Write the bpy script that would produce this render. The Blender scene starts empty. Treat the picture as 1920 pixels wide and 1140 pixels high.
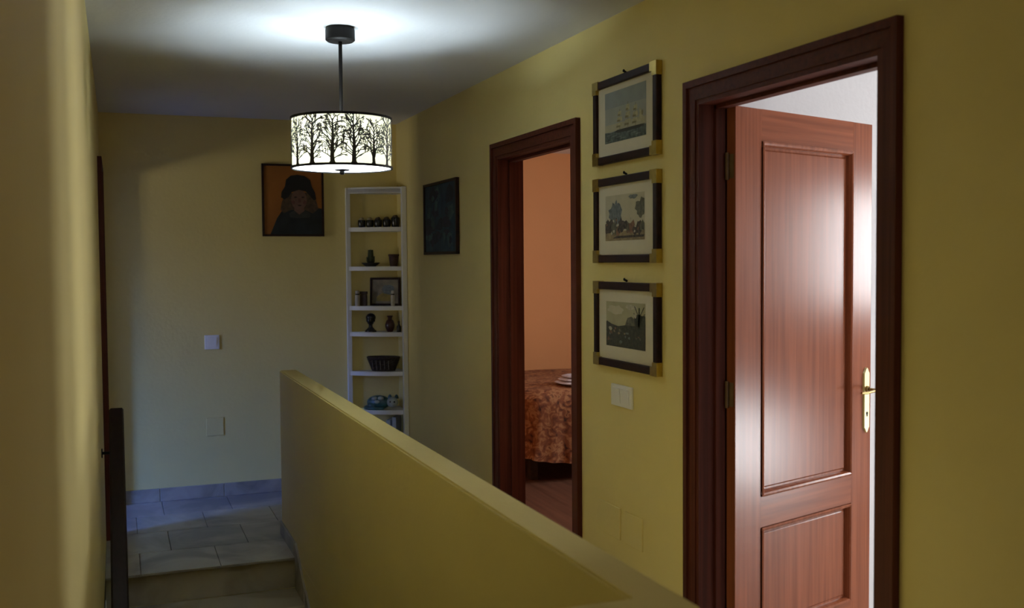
import bpy, bmesh, math, random
from mathutils import Vector, Matrix
random.seed(7)
S = bpy.context.scene
COL = S.collection
R = math.radians
PI = math.pi

# ------------------------------------------------------------------ camera
YAW, PITCH, ROLL = R(21.0818), R(-2.4015), R(-0.442)
cam_d = bpy.data.cameras.new('camera')
cam = bpy.data.objects.new('camera', cam_d)
COL.objects.link(cam)
F_ = Vector((math.sin(YAW)*math.cos(PITCH), math.cos(YAW)*math.cos(PITCH), math.sin(PITCH)))
R0 = Vector((math.cos(YAW), -math.sin(YAW), 0))
U0 = R0.cross(F_)
R1 = R0*math.cos(ROLL) + U0*math.sin(ROLL)
U1 = U0*math.cos(ROLL) - R0*math.sin(ROLL)
cam.matrix_world = Matrix(((R1.x, U1.x, -F_.x, 0), (R1.y, U1.y, -F_.y, 0), (R1.z, U1.z, -F_.z, 1.52), (0, 0, 0, 1)))
cam_d.sensor_width = 36
cam_d.lens = 36*1923.02/1920
cam_d.clip_start = .01
cam_d.dof.use_dof = True
cam_d.dof.focus_distance = 4.6
cam_d.dof.aperture_fstop = 3.5
S.camera = cam

# ------------------------------------------------------------------ world, daylight, exposure
W = bpy.data.worlds.new('world'); S.world = W; W.use_nodes = True
bg = W.node_tree.nodes['Background']
bg.inputs[0].default_value = (.62, .78, 1, 1); bg.inputs[1].default_value = .6
S.view_settings.view_transform = 'Standard'; S.view_settings.look = 'None'
S.view_settings.gamma = 1; S.view_settings.use_curve_mapping = False
S.view_settings.exposure = .47

def daylight(name, loc, direction, sx, sy, power, col):
    l = bpy.data.lights.new(name, 'AREA'); l.shape = 'RECTANGLE'; l.size = sx; l.size_y = sy
    l.energy = power; l.color = col
    o = bpy.data.objects.new(name, l); COL.objects.link(o)
    o.location = loc; o.rotation_euler = Vector(direction).to_track_quat('-Z', 'Y').to_euler()
    return o
# each fills the opening of a window built below
WIN1 = dict(y0=2.45, y1=3.1, z0=1.2, z1=1.95)     # white room, wall x = 4.8
WIN_ADDED5 = dict(y0=1.55, y1=2.15, z0=.06, z1=.66)     # added low window, puts the lower highlight on the door leaf, wall x = 4.8
WIN2 = dict(y0=5.3, y1=6.3, z0=.9, z1=2.05)       # bedroom, wall x = 4.9
WIN3 = dict(y0=4.65, y1=5.2, z0=.7, z1=2.0)      # left room, wall x = -3.2
WIN_ADDED6 = dict(y0=5.32, y1=5.82, z0=.95, z1=1.6)      # added second window of the left room, brightens the back wall; same wall
WIN_FILL4 = dict(x0=.5, x1=1.5, z0=.9, z1=2.0)         # unseen window added for fill, hall end behind the camera
for W_, P_ in ((WIN1, 50), (WIN_ADDED5, 56)):
    daylight('daylight_white_room', (4.86, (W_['y0']+W_['y1'])/2, (W_['z0']+W_['z1'])/2), (-1, 0, 0), W_['y1']-W_['y0'], W_['z1']-W_['z0'], P_, (.93, .97, 1))
daylight('daylight_bedroom', (4.96, (WIN2['y0']+WIN2['y1'])/2, (WIN2['z0']+WIN2['z1'])/2), (-1, 0, 0), WIN2['y1']-WIN2['y0'], WIN2['z1']-WIN2['z0'], 35, (1, .97, .94))
daylight('daylight_left_room', (-3.26, (WIN3['y0']+WIN3['y1'])/2, (WIN3['z0']+WIN3['z1'])/2), (3.9, 2.0, -3.1), WIN3['y1']-WIN3['y0'], WIN3['z1']-WIN3['z0'], 31, (.12, .28, 1)).data.spread = R(70)   # sky light falls downwards
daylight('daylight_left_room', (-3.26, (WIN_ADDED6['y0']+WIN_ADDED6['y1'])/2, (WIN_ADDED6['z0']+WIN_ADDED6['z1'])/2), (3.9, 1.3, 2.0), WIN_ADDED6['y1']-WIN_ADDED6['y0'], WIN_ADDED6['z1']-WIN_ADDED6['z0'], 6.2, (1, .92, .72)).data.spread = R(75)   # added light, aimed up to brighten the upper back wall
daylight('fill_light_hall_end', ((WIN_FILL4['x0']+WIN_FILL4['x1'])/2, -2.66, (WIN_FILL4['z0']+WIN_FILL4['z1'])/2), (0, 1, 0), WIN_FILL4['x1']-WIN_FILL4['x0'], WIN_FILL4['z1']-WIN_FILL4['z0'], 6, (1, .82, .54))  # added fill light from behind the viewpoint
LAMP_GLOW = 350
LAMP_COL = (.73, .88, 1.0)

# ------------------------------------------------------------------ materials
def nt(m):
    m.use_nodes = True
    return m.node_tree, m.node_tree.nodes['Principled BSDF']
def paint(name, col, rough=.6, var=.05, scale=3., bump=.0, bscale=60., coat=0, metallic=0, stretch=(1, 1, 1), spec=.5):
    m = bpy.data.materials.new(name); t, b = nt(m)
    b.inputs['Roughness'].default_value = rough; b.inputs['Metallic'].default_value = metallic
    b.inputs['Coat Weight'].default_value = coat; b.inputs['Coat Roughness'].default_value = .15
    b.inputs['Specular IOR Level'].default_value = spec
    tc = t.nodes.new('ShaderNodeTexCoord'); mp = t.nodes.new('ShaderNodeMapping'); mp.inputs['Scale'].default_value = stretch
    t.links.new(tc.outputs['Object'], mp.inputs[0])
    n = t.nodes.new('ShaderNodeTexNoise'); n.inputs['Scale'].default_value = scale; n.inputs['Detail'].default_value = 5
    t.links.new(mp.outputs[0], n.inputs['Vector'])
    r = t.nodes.new('ShaderNodeValToRGB')
    r.color_ramp.elements[0].position = .3; r.color_ramp.elements[1].position = .7
    r.color_ramp.elements[0].color = (*[c*(1-var) for c in col], 1); r.color_ramp.elements[1].color = (*[min(1, c*(1+var)) for c in col], 1)
    t.links.new(n.outputs['Fac'], r.inputs[0]); t.links.new(r.outputs[0], b.inputs['Base Color'])
    if bump:
        n2 = t.nodes.new('ShaderNodeTexNoise'); n2.inputs['Scale'].default_value = bscale; n2.inputs['Detail'].default_value = 3
        t.links.new(mp.outputs[0], n2.inputs['Vector'])
        bp = t.nodes.new('ShaderNodeBump'); bp.inputs['Strength'].default_value = bump; bp.inputs['Distance'].default_value = .01
        t.links.new(n2.outputs['Fac'], bp.inputs['Height']); t.links.new(bp.outputs[0], b.inputs['Normal'])
    return m
def wood(name, c1, c2, stretch, rough=.38, coat=.5, crough=.2, spec=.5):
    m = bpy.data.materials.new(name); t, b = nt(m)
    tc = t.nodes.new('ShaderNodeTexCoord'); mp = t.nodes.new('ShaderNodeMapping'); mp.inputs['Scale'].default_value = stretch
    t.links.new(tc.outputs['Object'], mp.inputs[0])
    n = t.nodes.new('ShaderNodeTexNoise'); n.inputs['Scale'].default_value = 1; n.inputs['Detail'].default_value = 8; n.inputs['Distortion'].default_value = .3
    t.links.new(mp.outputs[0], n.inputs['Vector'])
    r = t.nodes.new('ShaderNodeValToRGB'); r.color_ramp.elements[0].position = .33; r.color_ramp.elements[1].position = .68
    r.color_ramp.elements[0].color = (*c1, 1); r.color_ramp.elements[1].color = (*c2, 1)
    t.links.new(n.outputs['Fac'], r.inputs[0]); t.links.new(r.outputs[0], b.inputs['Base Color'])
    b.inputs['Roughness'].default_value = rough; b.inputs['Coat Weight'].default_value = coat; b.inputs['Coat Roughness'].default_value = crough; b.inputs['Specular IOR Level'].default_value = spec
    n2 = t.nodes.new('ShaderNodeTexNoise'); n2.inputs['Scale'].default_value = 2.2
    t.links.new(tc.outputs['Object'], n2.inputs['Vector'])
    bp = t.nodes.new('ShaderNodeBump'); bp.inputs['Strength'].default_value = .25; bp.inputs['Distance'].default_value = .02
    t.links.new(n2.outputs['Fac'], bp.inputs['Height']); t.links.new(bp.outputs[0], b.inputs['Coat Normal']); 
    return m
def marble(name, base, vein, scale=2.2, rough=.25):
    m = bpy.data.materials.new(name); t, b = nt(m)
    tc = t.nodes.new('ShaderNodeTexCoord')
    g = t.nodes.new('ShaderNodeNewGeometry')
    n = t.nodes.new('ShaderNodeTexNoise'); n.inputs['Scale'].default_value = scale; n.inputs['Detail'].default_value = 8; n.inputs['Distortion'].default_value = 1.2
    t.links.new(g.outputs['Position'], n.inputs['Vector'])
    r = t.nodes.new('ShaderNodeValToRGB'); r.color_ramp.elements[0].position = .38; r.color_ramp.elements[1].position = .6
    r.color_ramp.elements[0].color = (*vein, 1); r.color_ramp.elements[1].color = (*base, 1)
    t.links.new(n.outputs['Fac'], r.inputs[0])
    oi = t.nodes.new('ShaderNodeObjectInfo')
    hs = t.nodes.new('ShaderNodeHueSaturation')
    ma = t.nodes.new('ShaderNodeMath'); ma.operation = 'MULTIPLY_ADD'; ma.inputs[1].default_value = .22; ma.inputs[2].default_value = .89
    t.links.new(oi.outputs['Random'], ma.inputs[0]); t.links.new(ma.outputs[0], hs.inputs['Value'])
    t.links.new(r.outputs[0], hs.inputs['Color']); t.links.new(hs.outputs[0], b.inputs['Base Color'])
    b.inputs['Roughness'].default_value = rough
    return m
def patterned(name, cols, scale, rough=.85):
    m = bpy.data.materials.new(name); t, b = nt(m)
    tc = t.nodes.new('ShaderNodeTexCoord')
    n = t.nodes.new('ShaderNodeTexNoise'); n.inputs['Scale'].default_value = scale; n.inputs['Detail'].default_value = 6; n.inputs['Distortion'].default_value = 1.5
    t.links.new(tc.outputs['Object'], n.inputs['Vector'])
    r = t.nodes.new('ShaderNodeValToRGB'); cr = r.color_ramp
    while len(cr.elements) < len(cols): cr.elements.new(.5)
    for i, c in enumerate(cols):
        cr.elements[i].position = .3 + .4*i/(len(cols)-1); cr.elements[i].color = (*c, 1)
    t.links.new(n.outputs['Fac'], r.inputs[0]); t.links.new(r.outputs[0], b.inputs['Base Color'])
    b.inputs['Roughness'].default_value = rough
    return m
def translucent(name, col, amount, refl):
    m = bpy.data.materials.new(name); m.use_nodes = True; t = m.node_tree
    for n in list(t.nodes): t.nodes.remove(n)
    o = t.nodes.new('ShaderNodeOutputMaterial'); a = t.nodes.new('ShaderNodeAddShader')
    d = t.nodes.new('ShaderNodeBsdfDiffuse'); d.inputs[0].default_value = (*[c*refl for c in col], 1)
    tr = t.nodes.new('ShaderNodeBsdfTranslucent'); tr.inputs[0].default_value = (*[c*amount for c in col], 1)
    t.links.new(d.outputs[0], a.inputs[0]); t.links.new(tr.outputs[0], a.inputs[1]); t.links.new(a.outputs[0], o.inputs[0])
    return m
def glow(name, col, strength):
    m = bpy.data.materials.new(name); t, b = nt(m)
    b.inputs['Base Color'].default_value = (*col, 1)
    b.inputs['Emission Color'].default_value = (*col, 1); b.inputs['Emission Strength'].default_value = strength
    return m

M = {}
M['yellow'] = paint('yellow_wall_paint', (.77, .645, .27), .62, .03, 2.5, .12, 45, spec=.35)
M['ceiling'] = paint('white_ceiling_paint', (.72, .72, .72), .8, .02, 2, .1, 50)
M['white'] = paint('white_room_paint', (.72, .69, .69), .7, .02, 2, .08, 50)
M['orange'] = paint('orange_room_paint', (.72, .35, .14), .7, .04, 1.2, .08, 50)
M['door_v'] = wood('daylit_sapele_upright_grain', (.19, .052, .021), (.29, .084, .036), (55, 55, 1.6), .25, .0, .2, .15)  # same wood as the casing, daylight on the leaf put into its colour
M['door_h'] = wood('daylit_sapele_level_grain', (.19, .052, .021), (.29, .084, .036), (1.6, 55, 55), .25, .0, .2, .15)
M['dark_v'] = wood('dark_casing_wood_upright_grain', (.065, .014, .008), (.12, .028, .015), (60, 60, 1.5), .5, .0, .3, .2)
M['dark_h'] = wood('dark_casing_wood_level_grain', (.065, .014, .008), (.12, .028, .015), (60, 1.5, 60), .5, .0, .3, .2)
M['rail'] = wood('dark_handrail_wood', (.008, .0025, .002), (.016, .005, .004), (60, 2, 60), .45, .0, .3, .3)
M['frame'] = wood('dark_picture_frame_wood', (.012, .004, .003), (.028, .009, .006), (30, 30, 30), .45, .0, .3, .2)
M['brass_dark'] = paint('dark_polished_brass', (.34, .22, .08), .3, .06, 20, metallic=1)
M['hinge'] = paint('tarnished_brass_hinge', (.16, .10, .05), .5, .15, 40, metallic=.7)
M['brass_corner'] = paint('aged_brass', (.50, .37, .10), .3, .12, 40, metallic=1)
M['brass_pale'] = paint('pale_lacquered_brass', (.66, .57, .30), .38, .05, 20, metallic=.8)
M['marble'] = marble('grey_marble', (.42, .39, .35), (.28, .26, .25))
M['marble_b'] = marble('white_marble_baseboard', (.42, .37, .30), (.27, .24, .20), 4)
M['marble_s'] = marble('beige_marble_stair', (.50, .44, .33), (.36, .31, .23))
M['grout'] = paint('grey_grout', (.24, .22, .20), .9)
M['iron'] = paint('black_bronze_metal', (.008, .0065, .006), .55, .1, 30, metallic=.3, spec=.2)
M['shade'] = translucent('cream_shade_fabric', (1, .88, .55), .17, .35)
M['diffuser'] = translucent('white_acrylic_diffuser', (1, 1, 1), .88, .1)
M['bulb'] = glow('cool_white_bulb', LAMP_COL, LAMP_GLOW)
M['silh'] = paint('black_tree_cutout', (.012, .011, .010), .6, .1, 40)
M['shelfwhite'] = paint('white_lacquer', (.74, .74, .73), .45, .03, 8)
M['plastic'] = paint('white_plastic', (.86, .86, .84), .35, .01, 8)
M['mat'] = paint('cream_mat_board', (.62, .57, .44), .8, .03, 12)
M['glass_dark'] = paint('black_glaze', (.012, .012, .014), .25, .2, 20)
M['floor_w'] = wood('brown_bedroom_floor', (.10, .045, .028), (.17, .08, .05), (30, 1.5, 30), .4, .2)
M['floor_g'] = paint('pale_room_floor', (.45, .40, .34), .5, .06, 3)

# ------------------------------------------------------------------ mesh helpers
class MB:
    def __init__(s): s.v = []; s.f = []; s.mi = []
    def add(s, vs, fs, mi=0):
        o = len(s.v); s.v += [tuple(v) for v in vs]
        for f in fs: s.f.append([i+o for i in f]); s.mi.append(mi)
        return s
    def box(s, x0, x1, y0, y1, z0, z1, mi=0):
        vs = [(x0,y0,z0),(x1,y0,z0),(x1,y1,z0),(x0,y1,z0),(x0,y0,z1),(x1,y0,z1),(x1,y1,z1),(x0,y1,z1)]
        return s.add(vs, [(0,3,2,1),(4,5,6,7),(0,1,5,4),(1,2,6,5),(2,3,7,6),(3,0,4,7)], mi)
    def bbox(s, x0, x1, y0, y1, z0, z1, b, mi=0):      # bevelled box
        bm = bmesh.new(); bmesh.ops.create_cube(bm, size=1)
        for v in bm.verts: v.co = Vector(((x0+x1)/2+v.co.x*(x1-x0), (y0+y1)/2+v.co.y*(y1-y0), (z0+z1)/2+v.co.z*(z1-z0)))
        bmesh.ops.bevel(bm, geom=bm.edges[:], offset=b, segments=2, affect='EDGES', profile=.5)
        bm.verts.ensure_lookup_table()
        s.add([v.co.copy() for v in bm.verts], [[v.index for v in f.verts] for f in bm.faces], mi); bm.free(); return s
    def lathe(s, prof, n=32, c=(0,0,0), mi=0, sx=1, sy=1, wob=None, closed=False):
        vs = []; fs = []
        k = len(prof)
        for i in range(n):
            a = 2*PI*i/n
            for j, (r, z) in enumerate(prof):
                q = r*(1+(wob(a, j) if wob else 0))
                vs.append((c[0]+q*math.cos(a)*sx, c[1]+q*math.sin(a)*sy, c[2]+z))
        for i in range(n):
            i2 = (i+1) % n
            for j in range(k-1): fs.append((i*k+j, i2*k+j, i2*k+j+1, i*k+j+1))
        if closed:
            for i in range(n):
                i2 = (i+1) % n
                fs.append((i*k+k-1, i2*k+k-1, i2*k, i*k))
        return s.add(vs, fs, mi)
    def tube(s, pts, r, n=10, mi=0):
        pts = [Vector(p) for p in pts]; vs = []; fs = []
        rr = r if isinstance(r, (list, tuple)) else [r]*len(pts)
        up = Vector((0, 0, 1))
        for i, p in enumerate(pts):
            d = (pts[min(i+1, len(pts)-1)]-pts[max(i-1, 0)]).normalized()
            a = d.cross(up)
            if a.length < 1e-3: a = d.cross(Vector((1, 0, 0)))
            a.normalize(); b = a.cross(d)
            for j in range(n):
                t = 2*PI*j/n; vs.append(p+(a*math.cos(t)+b*math.sin(t))*rr[i])
        for i in range(len(pts)-1):
            for j in range(n): fs.append((i*n+j, i*n+(j+1) % n, (i+1)*n+(j+1) % n, (i+1)*n+j))
        fs.append(tuple(range(n))[::-1]); fs.append(tuple(range((len(pts)-1)*n, len(pts)*n)))
        return s.add(vs, fs, mi)
    def ell(s, c, r, n=16, m=10, mi=0, f=None):
        vs = []; fs = []
        for i in range(m+1):
            ph = -PI/2+PI*i/m
            for j in range(n):
                th = 2*PI*j/n
                p = Vector((math.cos(ph)*math.cos(th), math.cos(ph)*math.sin(th), math.sin(ph)))
                if f: p = f(p)
                vs.append((c[0]+p.x*r[0], c[1]+p.y*r[1], c[2]+p.z*r[2]))
        for i in range(m):
            for j in range(n): fs.append((i*n+j, i*n+(j+1) % n, (i+1)*n+(j+1) % n, (i+1)*n+j))
        return s.add(vs, fs, mi)
    def poly(s, pts, y, mi=0):                          # flat polygon facing -y, pts in (x, z)
        return s.add([(p[0], y, p[1]) for p in pts], [tuple(range(len(pts)))], mi)
    def prism(s, pts, z0, z1, mi=0):                    # pts in (x, y), counter-clockwise
        n = len(pts)
        vs = [(p[0], p[1], z0) for p in pts]+[(p[0], p[1], z1) for p in pts]
        fs = [tuple(range(n))[::-1], tuple(range(n, 2*n))]+[(i, (i+1) % n, n+(i+1) % n, n+i) for i in range(n)]
        return s.add(vs, fs, mi)
    def build(s, name, mat, parent=None, smooth=False, loc=None, rz=None):
        me = bpy.data.meshes.new(name); me.from_pydata(s.v, [], s.f); me.update()
        bm = bmesh.new(); bm.from_mesh(me); bmesh.ops.remove_doubles(bm, verts=bm.verts, dist=1e-6)
        bm.to_mesh(me); bm.free()
        mats = mat if isinstance(mat, (list, tuple)) else [mat]
        for m in mats: me.materials.append(M[m] if isinstance(m, str) else m)
        if len(mats) > 1 and len(me.polygons) == len(s.mi):
            for p, i in zip(me.polygons, s.mi): p.material_index = i
        if smooth:
            for p in me.polygons: p.use_smooth = True
            me.set_sharp_from_angle(angle=R(40))
        o = bpy.data.objects.new(name, me); COL.objects.link(o)
        if parent: o.parent = parent
        if loc: o.location = loc
        if rz is not None: o.rotation_euler.z = rz
        return o
def tag(o, label, cat, group=None):
    o['label'] = label; o['category'] = cat
    if group: o['group'] = group
    return o
def empty(name, loc=(0,0,0), rz=0):
    o = bpy.data.objects.new(name, None); COL.objects.link(o); o.location = loc; o.rotation_euler.z = rz
    o.empty_display_size = .1
    return o
def struct(o, label, cat):
    o['kind'] = 'structure'; o['label'] = label; o['category'] = cat
    return o
def link_copy(src, parent, loc=None, rz=None):
    c = src.copy(); COL.objects.link(c); c.parent = parent
    if loc is not None: c.location = loc
    if rz is not None: c.rotation_euler.z = rz
    return c

# ------------------------------------------------------------------ dimensions (metres; y runs down the hall)
XL, XR, YB, H = -.083, 1.811, 6.886, 2.461
XR2, XL2 = 1.93, -.203
YH = -2.6
PX0, PX1, PYF, PYN, PZ = .838, .933, 5.793, 1.607, .92
PYN0 = PYN-.095
STY = 5.313
RISE, GO = .162, .285
NST = 13
ZB = -RISE*(NST+1)
D1 = (2.10, 2.95); D2 = (3.975, 4.86); D3 = (6.085, 6.79); DH = 2.03

# ------------------------------------------------------------------ shell
w = MB()
def wall_x(w, x0, x1, y0, y1, z0, z1, holes):
    ys = y0
    for a, b, za, zb in sorted(holes):
        w.box(x0, x1, ys, a, z0, z1)
        if za > z0: w.box(x0, x1, a, b, z0, za)
        w.box(x0, x1, a, b, zb, z1)
        ys = b
    w.box(x0, x1, ys, y1, z0, z1)
def wall_y(w, y0, y1, x0, x1, z0, z1, holes):
    xs = x0
    for a, b, za, zb in sorted(holes):
        w.box(xs, a, y0, y1, z0, z1)
        if za > z0: w.box(a, b, y0, y1, z0, za)
        w.box(a, b, y0, y1, zb, z1)
        xs = b
    w.box(xs, x1, y0, y1, z0, z1)
JT = .028
# right wall: hall skin and the skins of the two rooms behind it
h12 = [(D1[0]-JT, D1[1]+JT, 0, DH+JT), (D2[0]-JT, D2[1]+JT, 0, DH+JT)]
w = MB(); wall_x(w, XR, XR+.06, YH, YB+.1, -.02, H, h12)
wall_r = struct(w.build('wall_right', 'yellow'), 'yellow painted right wall with two doorways and five pictures', 'wall')
w = MB(); wall_x(w, XR+.06, XR2, -.6, 3.50, -.02, H, [h12[0]])
w.box(XR2, 4.8, 3.40, 3.50, -.02, H); w.box(XR2, 4.8, -.7, -.6, -.02, H); w.box(4.8, 4.92, 3.4, 3.5, -.02, H)
wall_x(w, 4.8, 4.92, -.7, 3.4, -.02, H, [(WIN_ADDED5['y0'], WIN_ADDED5['y1'], WIN_ADDED5['z0'], WIN_ADDED5['z1']), (WIN1['y0'], WIN1['y1'], WIN1['z0'], WIN1['z1'])])
struct(w.build('wall_white_room', 'white'), 'white painted walls of the room behind the panelled door', 'wall')
w = MB(); wall_x(w, XR+.06, XR2, 3.50, 8.4, -.02, H, [h12[1]])
w.box(XR2, 4.9, 8.3, 8.4, -.02, H); w.box(XR2, 4.9, 3.50, 3.60, -.02, H)
wall_x(w, 4.9, 5.02, 3.5, 8.4, -.02, H, [(WIN2['y0'], WIN2['y1'], WIN2['z0'], WIN2['z1'])])
struct(w.build('wall_bedroom', 'orange'), 'orange painted bedroom walls seen through the narrow doorway', 'wall')
# back wall
w = MB(); w.box(XL2, XR, YB, YB+.1, -.02, H)
wall_b = struct(w.build('wall_back', 'yellow'), 'yellow painted back wall of the landing behind the stairs', 'wall')
# left wall with door opening near the far corner, running down into the stairwell
w = MB(); wall_x(w, XL-.06, XL, YH, YB, -.02, H, [(D3[0]-JT, D3[1]+JT, 0, DH+JT)])
w.box(XL-.06, XL, PYN0, STY, ZB-.1, -.02)
wall_l = struct(w.build('wall_left', 'yellow'), 'yellow painted left wall running along the stairs', 'wall')
w = MB(); wall_x(w, XL2, XL-.06, 4.2, YB+.1, -.02, H, [(D3[0]-JT, D3[1]+JT, 0, DH+JT)])
w.box(-3.2, XL2, YB, YB+.1, -.02, H); w.box(-3.2, XL-.06, 4.1, 4.2, -.02, H)
wall_x(w, -3.3, -3.2, 4.1, YB+.1, -.02, H, [(WIN3['y0'], WIN3['y1'], WIN3['z0'], WIN3['z1']), (WIN_ADDED6['y0'], WIN_ADDED6['y1'], WIN_ADDED6['z0'], WIN_ADDED6['z1'])])
struct(w.build('wall_left_room', 'white'), 'pale walls of the side room beyond the left door frame', 'wall')
# hall end behind the viewpoint
w = MB(); wall_y(w, YH-.1, YH, XL-.06, XR+.06, -.02, H, [(WIN_FILL4['x0'], WIN_FILL4['x1'], WIN_FILL4['z0'], WIN_FILL4['z1'])])
struct(w.build('wall_hall_end', 'yellow'), 'yellow wall closing the near end of the hall', 'wall')
# L-shaped parapet round the stairwell
w = MB()
prof = [(PX0, PYN), (PX0, PYF), (PX1, PYF), (PX1, PYN0), (XL, PYN0), (XL, PYN)]
bm = bmesh.new()
vb = [bm.verts.new((x, y, 0)) for x, y in prof]
f0 = bm.faces.new(vb)
ex = bmesh.ops.extrude_face_region(bm, geom=[f0])
for v in [g for g in ex['geom'] if isinstance(g, bmesh.types.BMVert)]: v.co.z = PZ
top_edges = [e for e in bm.edges if all(abs(v.co.z-PZ) < 1e-6 for v in e.verts)]
side = [e for e in bm.edges if abs(e.verts[0].co.z-e.verts[1].co.z) > .1]
bmesh.ops.bevel(bm, geom=top_edges+side, offset=.006, segments=2, affect='EDGES')
bmesh.ops.recalc_face_normals(bm, faces=bm.faces)
me = bpy.data.meshes.new('wall_parapet'); bm.to_mesh(me); bm.free(); me.materials.append(M['yellow'])
par = bpy.data.objects.new('wall_parapet', me); COL.objects.link(par)
struct(par, 'low yellow parapet wall guarding the open stairwell', 'wall')
w = MB()
w.box(PX0, PX1, PYN, STY, ZB-.1, -.001); w.box(XL, PX1, PYN0, PYN, ZB-.1, -.001)
struct(w.build('wall_stairwell', 'yellow'), 'yellow stairwell wall going down below the parapet', 'wall')
# ceilings
w = MB(); w.box(XL2, XR2, YH-.1, YB+.1, H, H+.1)
struct(w.build('ceiling', 'ceiling'), 'white hall ceiling lit by the pendant lamp', 'ceiling')
w = MB(); w.box(XR2, 5.0, -.7, 3.5, H, H+.1)
struct(w.build('ceiling_white_room', 'ceiling'), 'white ceiling of the room behind the panelled door', 'ceiling')
w = MB(); w.box(XR2, 5.0, 3.5, 8.4, H, H+.1)
struct(w.build('ceiling_bedroom', 'ceiling'), 'white ceiling of the orange bedroom', 'ceiling')
w = MB(); w.box(-3.3, XL2, 4.1, YB+.1, H, H+.1)
struct(w.build('ceiling_left_room', 'ceiling'), 'white ceiling of the left side room', 'ceiling')
# floors
w = MB(); w.box(XR, 5.0, -.7, 3.5, -.12, 0)
struct(w.build('floor_white_room', 'floor_g'), 'pale floor of the room behind the panelled door', 'floor')
w = MB(); w.box(XR, 5.0, 3.5, 8.4, -.12, 0)
struct(w.build('floor_bedroom', 'floor_w'), 'brown floor of the orange bedroom', 'floor')
w = MB(); w.box(-3.3, XL, 4.1, YB+.1, -.12, 0)
struct(w.build('floor_left_room', 'floor_g'), 'pale floor of the left side room', 'floor')
# hall and landing slab with separate marble tiles
w = MB()
w.box(XL, XR, STY+.02, YB, -.12, -.012); w.box(PX1, XR, PYN0, STY+.02, -.12, -.012); w.box(XL, XR, YH, PYN0, -.12, -.012)
floor = struct(w.build('floor', 'grout'), 'grey marble tiled floor of the landing and hall', 'floor')
def tile(x0, x1, y0, y1):
    g = .0013
    MB().bbox(x0+g, x1-g, y0+g, y1-g, -.012, 0, .0015).build('tile', 'marble', floor)
rows = [STY-.025, 5.68, 6.10, 6.50, YB]
for i in range(4):
    y0, y1 = rows[i], rows[i+1]
    cut = [XL, .24, .64, 1.04, 1.44, XR] if i % 2 else [XL, .08, .46, .86, 1.26, 1.66, XR]
    if i == 0:
        cut = [c for c in cut if c < PX0]+[PX0]; 
    for a, b in zip(cut[:-1], cut[1:]):
        yy0 = y0
        tile(a, b, yy0, y1)
y = 5.68
while y > YH:
    y1 = max(YH, y-.42)
    if y > PYN0 and y1 < PYN0: y1 = PYN0
    if y > PYN0:
        for a, b in ((PX1, 1.37), (1.37, XR)): tile(a, b, y1, y)
    else:
        for a, b in ((XL, .40), (.40, .86), (.86, 1.37), (1.37, XR)): tile(a, b, y1, y)
    y = y1
# staircase
st = struct(empty('staircase', (XL, STY, ZB)), 'beige marble stairs going down between left wall and parapet', 'stairs')
for i in range(NST):
    z = -RISE*(i+1)-ZB; yb = -GO*i
    MB().bbox(.002, PX0-XL-.002, yb-GO-.022, yb-.002, z-.03, z, .006).build('tread', 'marble_s', st)
    MB().box(.002, PX0-XL-.002, yb-.002, yb+.016, z, z+RISE-.031 if i else z+RISE-.013).build('riser', 'marble_s', st)
MB().box(.002, PX0-XL-.002, -GO*NST-.002, -GO*NST+.016, 0, RISE-.031).build('riser', 'marble_s', st)
w = MB(); w.box(XL, PX0, PYN, STY, ZB-.1, ZB)
struct(w.build('floor_lower', 'marble_s'), 'lower floor at the foot of the stairs', 'floor')
w = MB(); w.box(XL, PX0, STY+.018, STY+.08, ZB-.1, -.12)
struct(w.build('wall_under_landing', 'yellow'), 'wall below the landing behind the stairs', 'wall')
# marble baseboards
bb = struct(empty('baseboard_back', (0, YB, 0)), 'white marble baseboard along the back wall', 'baseboard')
for a, b in ((XL+.002, .230), (.232, .626), (.628, 1.03), (1.032, 1.40), (1.402, XR-.002)):
    MB().bbox(a, b, -.012, 0, .0, .085, .003).build('baseboard_piece', 'marble_b', bb)
bp_ = struct(empty('baseboard_parapet', (PX0, PYF, 0)), 'grey marble skirting stepping down along the parapet', 'baseboard')
MB().bbox(-.012, 0, STY-PYF, 0, 0, .075, .003).build('baseboard_piece', 'marble', bp_)
for i in range(NST):
    y1 = STY-PYF-GO*i; z = -RISE*(i+1)
    MB().add([(-.011, y1-GO, z), (-.011, y1-.024, z), (-.011, y1-.024, z+RISE+.075), (-.011, y1-GO, z+.075),
              (0, y1-GO, z), (0, y1-.024, z), (0, y1-.024, z+RISE+.075), (0, y1-GO, z+.075)],
             [(0,3,2,1),(4,5,6,7),(0,1,5,4),(1,2,6,5),(2,3,7,6),(3,0,4,7)]).build('baseboard_piece', 'marble', bp_)
# ------------------------------------------------------------------ windows of the rooms
def window(name, label, loc, rz, wd, z0, z1):
    o = struct(empty(name, loc, rz), label, 'window')
    h = z1-z0
    m = MB()
    for a, b, c, d in ((-wd/2, -wd/2+.05, 0, h), (wd/2-.05, wd/2, 0, h), (-wd/2+.05, wd/2-.05, 0, .05), (-wd/2+.05, wd/2-.05, h-.05, h)):
        m.bbox(a, b, -.03, .03, c, d, .004)
    m.build('window_frame', 'plastic', o)
    MB().bbox(-.03, .03, -.026, .026, .05, h-.05, .004).build('mullion', 'plastic', o)
    MB().bbox(-wd/2-.04, wd/2+.04, -.14, -.05, -.03, 0, .005).build('window_sill', 'marble_b', o)
    return o
window('window_1', 'window of the white room behind the panelled door', (4.83, (WIN1['y0']+WIN1['y1'])/2, WIN1['z0']), -PI/2, WIN1['y1']-WIN1['y0'], WIN1['z0'], WIN1['z1'])
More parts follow.
